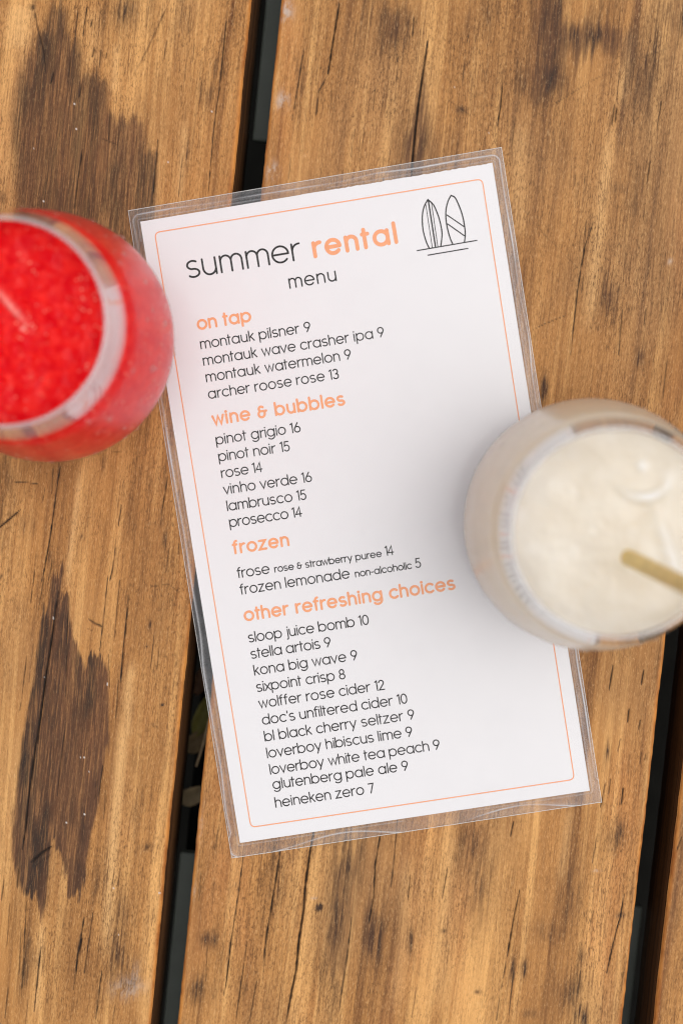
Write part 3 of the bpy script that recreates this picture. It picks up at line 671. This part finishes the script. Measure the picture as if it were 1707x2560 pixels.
for t, p0, p1 in (
 ('montauk pilsner 9', T3(59, 349), T3(779, 233)), ('montauk wave crasher ipa 9', T3(77, 457), T3(1258, 267)), ('montauk watermelon 9', T3(95, 565), T3(1043, 412)), ('archer roose rose 13', T3(110, 675), T3(963, 540)),
 ('pinot grigio 16', T3(160, 974), T3(713, 889)), ('pinot noir 15', T3(177, 1083), T3(643, 1013)), ('rose 14', T3(195, 1192), T3(465, 1149)), ('vinho verde 16', T3(209, 1299), T3(787, 1213)), ('lambrusco 15', T3(232, 1407), T3(751, 1330)), ('prosecco 14', T3(248, 1513), T3(723, 1441)),
 ('frose', T4(129, 347), T4(322, 318)), ('frozen lemonade', T4(146, 445), T4(797, 346)), ('sloop juice bomb 10', T4(195, 730), T4(911, 621)), ('stella artois 9', T4(210, 827), T4(686, 754)), ('kona big wave 9', T4(229, 925), T4(843, 831)),
 ('sixpoint crisp 8', T4(243, 1024), T4(771, 944)), ('wolffer rose cider 12', T4(257, 1121), T4(1004, 1008)), ("doc's unfiltered cider 10", T4(277, 1219), T4(1139, 1089)), ('bl black cherry seltzer 9', T4(291, 1317), T4(1181, 1183)), ('loverboy hibiscus lime 9', T4(305, 1416), T4(1169, 1285)),
 ('loverboy white tea peach 9', T5(213, 309), T5(879, 209)), ('glutenberg pale ale 9', T5(224, 367), T5(755, 292)), ('heineken zero 7', T5(234, 439), T5(623, 380))):
    write('text_line', t, p0, p1, BX, BS, INK)
for t, p0, p1 in (('rose & strawberry puree', T4(349, 313), T4(986, 219)), ('non-alcoholic', T4(827, 342), T4(1164, 290))):
    write('text_line', t, p0, p1, SX, SS, INK)
for t, p0, p1 in (('14', T4(1006, 215), T4(1059, 207)), ('5', T4(1185, 287), T4(1215, 282.5))):
    write('text_line', t, p0, p1, 19.5, 2.75, INK)

# border with small rounded corners
def border():
    C = np.array([at(*p, ZTXT)[:2] for p in ((387.2, 581.5), (1204.5, 447.3), (1434.8, 1948.5), (627.4, 2068.4))]) - MO[:2]
    r = .0022; pts = []
    for i in range(4):
        c = C[i]; a = C[i - 1] - c; b = C[(i + 1) % 4] - c; a = c + a / np.linalg.norm(a) * r; b = c + b / np.linalg.norm(b) * r
        pts += [tuple((1 - t) ** 2 * a + 2 * t * (1 - t) * c + t * t * b) for t in np.linspace(0, 1, 8)]
    pts.append(pts[0])
    rb = Ribbon(); rb.stroke(pts, .00023, ZTXT); rb.build('printed_border', ORANGE)
border()

def spline(P, n=10):
    P = [np.array(p, float) for p in P]; Q_ = [2 * P[0] - P[1]] + P + [2 * P[-1] - P[-2]]; out = []
    for i in range(1, len(Q_) - 2):
        for t in np.linspace(0, 1, n, endpoint=False):
            a, b, c, d = Q_[i - 1], Q_[i], Q_[i + 1], Q_[i + 2]
            out.append(tuple(.5 * (2 * b + (c - a) * t + (2 * a - 5 * b + 4 * c - d) * t * t + (3 * b - a - 3 * c + d) * t ** 3)))
    out.append(tuple(P[-1])); return out
def surfboards():
    rb = Ribbon(); k = 0
    mm = .575 / FPX * .31888
    for pts, wd in ((spline([(540, 848), (515, 790), (492, 700), (487, 600), (500, 525), (530, 466)]), 8), (spline([(530, 466), (575, 510), (610, 590), (632, 670), (641, 740), (632, 832)]), 8),
                ([(533, 470), (590, 838)], 9), ([(514, 505), (565, 843)], 4.5), ([(558, 490), (608, 835)], 4.5),
                (spline([(725, 816), (705, 770), (685, 700), (672, 620), (672, 550), (688, 480), (712, 434)]), 8), (spline([(712, 434), (745, 455), (780, 530), (803, 600), (818, 680), (823, 740), (817, 800)]), 8),
                ([(680, 588), (815, 680)], 7), ([(685, 658), (815, 750)], 7), ([(447, 867), (913, 787)], 7), ([(532, 903), (843, 850)], 7)):
        rb.stroke([at(*T2(*p), ZTXT)[:2] - MO[:2] for p in pts], wd * mm * .62, ZTXT + .000004 * k); k += 1
    rb.build('surfboard_drawing', INK)
surfboards()

# ------------------------------------------------------------------ stemless glasses
def glass_material():
    m = NT('clear_wet_glass'); oc = m.obj()
    rf = m.attr('refl'); fr = m.math('ADD', m.math('MULTIPLY', m.schlick(.045, 5.0), m.math('MINIMUM', rf, 1.0)), m.math('MULTIPLY', m.math('SUBTRACT', rf, 1.0, True), m.schlick(.08, 2.1)), clamp=True)
    tr = m.n('BsdfTransparent'); tr.inputs[0].default_value = (.97, .97, .97, 1)
    gl = m.n('BsdfGlossy'); m.l(m.math('ADD', .05, m.math('MULTIPLY', m.math('MULTIPLY', m.attr('wet'), 90.0, True), .25)), gl.inputs['Roughness'])
    df = m.n('BsdfDiffuse'); df.inputs[0].default_value = (.86, .84, .84, 1)
    wet = m.attr('wet')
    mist = m.math('MULTIPLY', wet, m.ramp(m.noise(oc, 90, 3, .6), [(.3, .35), (.7, 1.0)]))
    mist = m.math('ADD', mist, m.math('MULTIPLY', m.math('SUBTRACT', rf, 1.0, True), .48))
    a = m.n('MixShader'); m.l(mist, a.inputs[0]); m.l(tr.outputs[0], a.inputs[1]); m.l(df.outputs[0], a.inputs[2])
    b = m.n('MixShader'); m.l(fr, b.inputs[0]); m.l(a.outputs[0], b.inputs[1]); m.l(gl.outputs[0], b.inputs[2])
    return m.done(b.outputs[0])
GLASS = glass_material()
def drop_material():
    m = NT('water_drop')
    fr = m.schlick(.02)
    tr = m.n('BsdfTransparent'); gl = m.n('BsdfGlossy'); gl.inputs['Roughness'].default_value = .03
    b = m.n('MixShader'); m.l(m.math('ADD', fr, .12), b.inputs[0]); m.l(tr.outputs[0], b.inputs[1]); m.l(gl.outputs[0], b.inputs[2])
    return m.done(b.outputs[0])
DROP = drop_material()

PROF = [(.0, .0), (.0250, .0), (.0285, .0012), (.0345, .0085), (.0415, .0205), (.0452, .0320), (.0465, .0430), (.0461, .0540), (.0444, .0680), (.0419, .0820), (.0391, .0950), (.0352, .1085)]
WALL = .0019
def profile():
    P = spline(PROF[2:], 8); P = [(0, 0), (.025, 0)] + P
    return np.array(P)
PR = profile()
def inner_r(z):
    o = PR[2:]; return np.interp(z, o[:, 1], o[:, 0]) - WALL
def lathe(prof, n=128):
    v = []; f = []; k = len(prof)
    for r, z in prof:
        for j in range(n):
            t = 2 * math.pi * j / n; v.append((r * math.cos(t), r * math.sin(t), z))
    for i in range(k - 1):
        for j in range(n):
            f.append((i * n + j, i * n + (j + 1) % n, (i + 1) * n + (j + 1) % n, (i + 1) * n + j))
    return v, f
def make_glass(loc, label, seed, level, frost):
    g = tag(empty('stemless_glass', loc), label, 'glass', 'stemless glasses of frozen drink')
    outer = [tuple(p) for p in PR[1:]]
    rt, zt = outer[-1]
    lip = [(rt - WALL / 2 + WALL / 2 * math.cos(t), zt + WALL / 2 * math.sin(t)) for t in np.linspace(0.2, math.pi - .2, 7)]
    zs = np.linspace(zt - .0004, .006, 40); inner = [(float(inner_r(z)), float(z)) for z in zs] + [(.0005, .0045)]
    prof = [(.0005, 0)] + outer + lip + inner
    v, f = lathe(prof)
    o = mesh('glass_wall', v, f, GLASS, g, True)
    n = 128; no = 1 + len(outer)
    wet = np.zeros(len(v), np.float32)
    for i in range(no):
        z = prof[i][1]; wet[i * n:(i + 1) * n] = frost * float(smooth01((level - .001 - z) / .006 + .5))
    a = o.data.attributes.new('wet', 'FLOAT', 'POINT'); a.data.foreach_set('value', wet)
    refl = np.zeros(len(v), np.float32)
    for i in range(len(prof)):
        z = prof[i][1]; up = float(smooth01((z - (level - .001)) / .003))
        refl[i * n:(i + 1) * n] = (.13 + 1.47 * up) if i < no else 1.6 * up
    a = o.data.attributes.new('refl', 'FLOAT', 'POINT'); a.data.foreach_set('value', refl)
    # water beads on the outside, one mesh
    rr = random.Random(seed); V = []; F = []
    for k in range(85):
        z = rr.uniform(.02, level - .006); t = rr.uniform(0, 2 * math.pi)
        r = float(np.interp(z, PR[2:, 1], PR[2:, 0])); s = rr.choice([.0005, .0007, .0009, .0012]) * rr.uniform(.7, 1.3)
        dz = .001; r2 = float(np.interp(z + dz, PR[2:, 1], PR[2:, 0])); sl = (r2 - r) / dz
        nrm = np.array([math.cos(t), math.sin(t), -sl]); nrm /= np.linalg.norm(nrm)
        ta = np.array([-math.sin(t), math.cos(t), 0]); tb = np.cross(nrm, ta)
        c = np.array([r * math.cos(t), r * math.sin(t), z]); b0 = len(V)
        for i, ph in enumerate((0, 30, 60)):
            for j in range(10):
                q = 2 * math.pi * j / 10
                V.append(c + s * (math.cos(math.radians(ph)) * (math.cos(q) * ta + 1.15 * math.sin(q) * tb) + .55 * math.sin(math.radians(ph)) * nrm))
        V.append(c + s * .55 * nrm)
        for i in range(2):
            for j in range(10): F.append((b0 + i * 10 + j, b0 + i * 10 + (j + 1) % 10, b0 + (i + 1) * 10 + (j + 1) % 10, b0 + (i + 1) * 10 + j))
        for j in range(10): F.append((b0 + 20 + j, b0 + 20 + (j + 1) % 10, b0 + 30))
    tag(mesh('condensation_beads', V, F, DROP, g, True), kind='stuff')
    return g

def drink_mesh(loc, level, hfun, mat, name, ffun):
    """liquid body with its shaped top; inside the wall"""
    n = 150; rings = 60; gap = .00025
    v = []; f = []
    prof = [(float(inner_r(z)) + (WALL - .0001) * (1 - float(smooth01((z - level + .0065) / .005))) - gap, float(z)) for z in np.linspace(.0030, level - .0012, 34)]
    prof = [(.001, .0026)] + prof
    for r, z in prof:
        for j in range(n): t = 2 * math.pi * j / n; v.append((r * math.cos(t), r * math.sin(t), z))
    R0 = float(inner_r(level)) - gap
    for k in range(rings):
        r = R0 * (1 - k / rings)
        if k == 0: r = R0 - .00005
        for j in range(n):
            t = 2 * math.pi * j / n; x, y = r * math.cos(t), r * math.sin(t)
            e = smooth01(np.array((R0 - r) / .004)); e = float(e)
            v.append((x, y, level + .0009 * math.exp(-(R0 - r) / .0012) + e * hfun(x, y)))
    v.append((0, 0, level + hfun(0, 0)))
    K = len(prof) + rings
    for i in range(K - 1):
        for j in range(n): f.append((i * n + j, i * n + (j + 1) % n, (i + 1) * n + (j + 1) % n, (i + 1) * n + j))
    for j in range(n): f.append(((K - 1) * n + j, (K - 1) * n + (j + 1) % n, K * n))
    o = mesh(name, v, f, mat, None, True); o.location = loc
    top = len(prof) * n
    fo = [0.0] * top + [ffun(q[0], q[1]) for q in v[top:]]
    a = o.data.attributes.new('foam_highlight', 'FLOAT', 'POINT'); a.data.foreach_set('value', np.array(fo, np.float32))
    return o

def red_material():
    m = NT('red_slush'); oc = m.obj()
    vor = m.n('TexVoronoi'); m.l(m.scaled(oc, (1, 1, 1)), vor.inputs['Vector']); vor.inputs['Scale'].default_value = 230
    ic = m.noise(oc, 240, 4, .6, .4)
    c = m.mix(m.ramp(ic, [(.42, 0), (.68, 1)]), (.72, .0003, .006, 1), (.88, .022, .016, 1))
    c = m.mix(m.math('MULTIPLY', m.ramp(m.noise(oc, 260, 3, .5), [(.62, 0), (.76, 1)]), .4), c, (.93, .16, .10, 1))  # brighter orange-red lumps: specular glints put into the colour
    vor.inputs['Scale'].default_value = 420
    c = m.mix(m.math('MULTIPLY', m.ramp(vor.outputs['Distance'], [(.10, 1), (.26, 0)]), m.ramp(m.noise(oc, 90, 2), [(.5, 0), (.62, .75)])), c, (.96, .42, .30, 1))
    c = m.mix(m.attr('foam_highlight'), c, (.95, .42, .36, 1))
    bp = m.n('Bump'); bp.inputs['Strength'].default_value = .45; bp.inputs['Distance'].default_value = .0012
    m.l(m.noise(oc, 330, 4, .6), bp.inputs['Height'])
    p = m.principled(Base_Color=c, Roughness=.10, Specular_IOR_Level=.10, Normal=bp.outputs[0], Subsurface_Weight=.8, Subsurface_Scale=.035, Subsurface_Radius=(1.0, .03, .03))
    return m.done(p.outputs[0])
def lemon_material():
    m = NT('cream_slush'); oc = m.obj()
    c = m.mix(m.ramp(m.noise(oc, 60, 3, .55), [(.35, 0), (.65, 1)]), (.69, .605, .485, 1), (.73, .655, .545, 1))
    c = m.mix(m.attr('foam_highlight'), c, (.92, .88, .82, 1))  # lighter colour stands in for highlights on the swirl
    bp = m.n('Bump'); bp.inputs['Strength'].default_value = .12; bp.inputs['Distance'].default_value = .0015
    m.l(m.noise(oc, 260, 4, .6), bp.inputs['Height'])
    p = m.principled(Base_Color=c, Roughness=.16, Specular_IOR_Level=.4, Normal=bp.outputs[0], Subsurface_Weight=1.0, Subsurface_Scale=.10, Subsurface_Radius=(1, .9, .75))
    return m.done(p.outputs[0])

# glass positions: the widest circle seen at the measured pixels, z = 0.043
DISP = W / 1568.0
rb_ = at(117 * DISP, 778 * DISP, .043); wb_ = at(1350 * DISP, 1202 * DISP, .044)
RLOC = (rb_[0], rb_[1], .0006); WLOC = (wb_[0], wb_[1], .0012)
make_glass(RLOC, 'round stemless glass of red slush at the left edge, beaded with condensation', 5, .0965, .012)
make_glass(WLOC, 'round stemless glass of cream coloured slush, standing on the right edge of the menu', 6, .0985, .06)

_r = at(22 * DISP, 700 * DISP, .098); rdg = (_r[0] - RLOC[0], _r[1] - RLOC[1])
def red_h(x, y):
    s = 0
    for fr, am, sd in ((110, .0016, 1), (300, .0012, 2), (700, .0008, 3)):
        s += am * (float(vnoise(np.array(x * fr + 40), np.array(y * fr + 40), 90 + sd)) - .35)
    # a ridge left by the pour
    q = (x - rdg[0]) * .65 - (y - rdg[1]) * .76; d = (x - rdg[0]) * .76 + (y - rdg[1]) * .65; s += .0030 * math.exp(-(d / .0013) ** 2) * math.exp(-(q / .007) ** 2)
    return s
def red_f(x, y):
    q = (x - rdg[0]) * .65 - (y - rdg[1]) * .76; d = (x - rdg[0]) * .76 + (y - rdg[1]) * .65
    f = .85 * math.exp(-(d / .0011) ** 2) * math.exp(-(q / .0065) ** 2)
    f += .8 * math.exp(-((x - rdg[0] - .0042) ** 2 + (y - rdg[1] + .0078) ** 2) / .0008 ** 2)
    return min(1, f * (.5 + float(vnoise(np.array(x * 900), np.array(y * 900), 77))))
tag(drink_mesh(RLOC, .0955, red_h, red_material(), 'frozen_drink', red_f), 'bright red strawberry slush with rough icy top, inside the left glass', 'frozen drink')
sw_c = at(1605, 1190, .1); sw = (sw_c[0] - WLOC[0], sw_c[1] - WLOC[1])
def lem_h(x, y):
    s = .00014 * (float(vnoise(np.array(x * 420 + 3), np.array(y * 420), 96)) - .5) + .0008 * (float(vnoise(np.array(x * 90 + 9), np.array(y * 130 + 9), 97)) - .5)
    dx_, dy_ = x - sw[0], y - sw[1]
    r = math.hypot(dx_, dy_ * 1.25); an = math.degrees(math.atan2(dy_, dx_))
    arcf = math.exp(-((an + 85) / 55) ** 2)
    s += .0014 * math.exp(-((r - .0088) / .0018) ** 2) * arcf
    s += .0005 * math.exp(-((dx_ + .000) ** 2 + (dy_ - .0035) ** 2) / .0020 ** 2)
    s += .0009 * math.exp(-((x - .017 + y * .35) / .0025) ** 2) * math.exp(-((y + .006) / .012) ** 2)
    return s
LEV = .0985
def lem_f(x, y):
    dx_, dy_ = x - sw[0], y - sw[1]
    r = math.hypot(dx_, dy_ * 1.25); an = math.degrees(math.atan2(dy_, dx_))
    f = .8 * math.exp(-((r - .0088) / .0016) ** 2) * math.exp(-((an + 75) / 48) ** 2) + .9 * math.exp(-(dx_ ** 2 + (dy_ - .0035) ** 2) / .0016 ** 2)  # curved ridge and bright spot: highlights painted into the colour
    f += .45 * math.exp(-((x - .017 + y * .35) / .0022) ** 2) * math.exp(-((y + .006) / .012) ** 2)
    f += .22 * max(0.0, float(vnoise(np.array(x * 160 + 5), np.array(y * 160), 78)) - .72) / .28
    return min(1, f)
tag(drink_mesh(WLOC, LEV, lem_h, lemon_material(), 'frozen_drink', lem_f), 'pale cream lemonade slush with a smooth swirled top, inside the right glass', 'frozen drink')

# straw
def tube(name, P, r, mat, n=20, ri=None, label=None):
    P = [np.array(p, float) for p in P]; v = []; f = []
    d = P[-1] - P[0]; d /= np.linalg.norm(d); a = np.cross(d, [0, 0, 1]); a /= np.linalg.norm(a); b = np.cross(d, a)
    rows = [(p, r) for p in P]
    if ri: rows += [(P[-1], ri), (P[0], ri)]
    for p, rr in rows:
        for j in range(n): t = 2 * math.pi * j / n; v.append(p + rr * (math.cos(t) * a + math.sin(t) * b))
    m = len(rows)
    for i in range(m - 1 + (1 if ri else 0)):
        k = (i + 1) % m
        for j in range(n): f.append((i * n + j, i * n + (j + 1) % n, k * n + (j + 1) % n, k * n + j))
    c = P[0]
    o = mesh(name, [q - c for q in v], f, mat, None, True); o.location = tuple(c); return o
STRAWM = simple('golden_straw', (.84, .60, .23, 1), .4, .5, 0, .12, 200)
p_in = at(1443 * DISP, 1281 * DISP, LEV + .001); p_out = at(1590 * DISP, 1353 * DISP, .142)
dv = (p_out - p_in); dv /= np.linalg.norm(dv)
tag(tube('straw', [p_in - dv * .035, p_in, p_out, p_in + dv * .15], .0028, STRAWM, ri=.0024), 'golden brown drinking straw stuck in the cream coloured slush', 'straw')

# ------------------------------------------------------------------ leaf litter in the left gap
def leaf(name, px, py, ln, wd, ang, col, label, tilt=.2, z=-.0665):
    c = at(px, py, z); v = []; f = []; n = 12; k = 6
    for i in range(n + 1):
        t = i / n; hw = wd * math.sin(math.pi * min(1, t * .97 + .03)) ** .8 * (1 - .25 * t)
        for j in range(k + 1):
            s = j / k * 2 - 1
            x = (t - .5) * ln; y = s * hw / 2 * (1 + .06 * math.sin(9 * t))
            v.append((x, y, .0016 * abs(s) * hw / wd + .002 * math.sin(3 * t + 1) * tilt * 3 + .0004))
    for i in range(n):
        for j in range(k): f.append((i * (k + 1) + j, (i + 1) * (k + 1) + j, (i + 1) * (k + 1) + j + 1, i * (k + 1) + j + 1))
    m = simple(name + '_surface', col, .6, .3, 0, .35, 160)
    o = mesh(name, v, f, m, None, True)
    so_ = o.modifiers.new('thickness', 'SOLIDIFY'); so_.thickness = .0003
    o.location = tuple(c); o.rotation_euler = (tilt, 0, math.radians(ang))
    return tag(o, label, 'leaf', 'fallen leaves in the gap')
leaf('fallen_leaf', 508, 1784, .022, .009, 68, (.17, .15, .03, 1), 'small yellow green leaf caught deep in the left gap beside the menu')
leaf('fallen_leaf', 494, 1850, .016, .010, 40, (.18, .12, .055, 1), 'dull brown leaf in the left gap, just under the yellow green one', .1)
leaf('fallen_leaf', 486, 1985, .016, .010, 20, (.30, .22, .12, 1), 'pale tan leaf in the left gap below the twig', .15)
leaf('fallen_leaf', 500, 1700, .014, .007, 75, (.10, .045, .02, 1), 'dark red brown leaf in the left gap, topmost of the litter', .1)
TWIG = simple('dry_twig', (.42, .30, .18, 1), .7, .3, 0, .25, 200)
a_, b_ = at(516, 1825, -.040), at(491, 1915, -.050)
tag(tube('twig', [b_, b_ * .5 + a_ * .5 + np.array([.0004, 0, .001]), a_ + (a_ - b_) * .35], .0006, TWIG, 10), 'thin pale dry twig leaning in the left gap', 'twig')
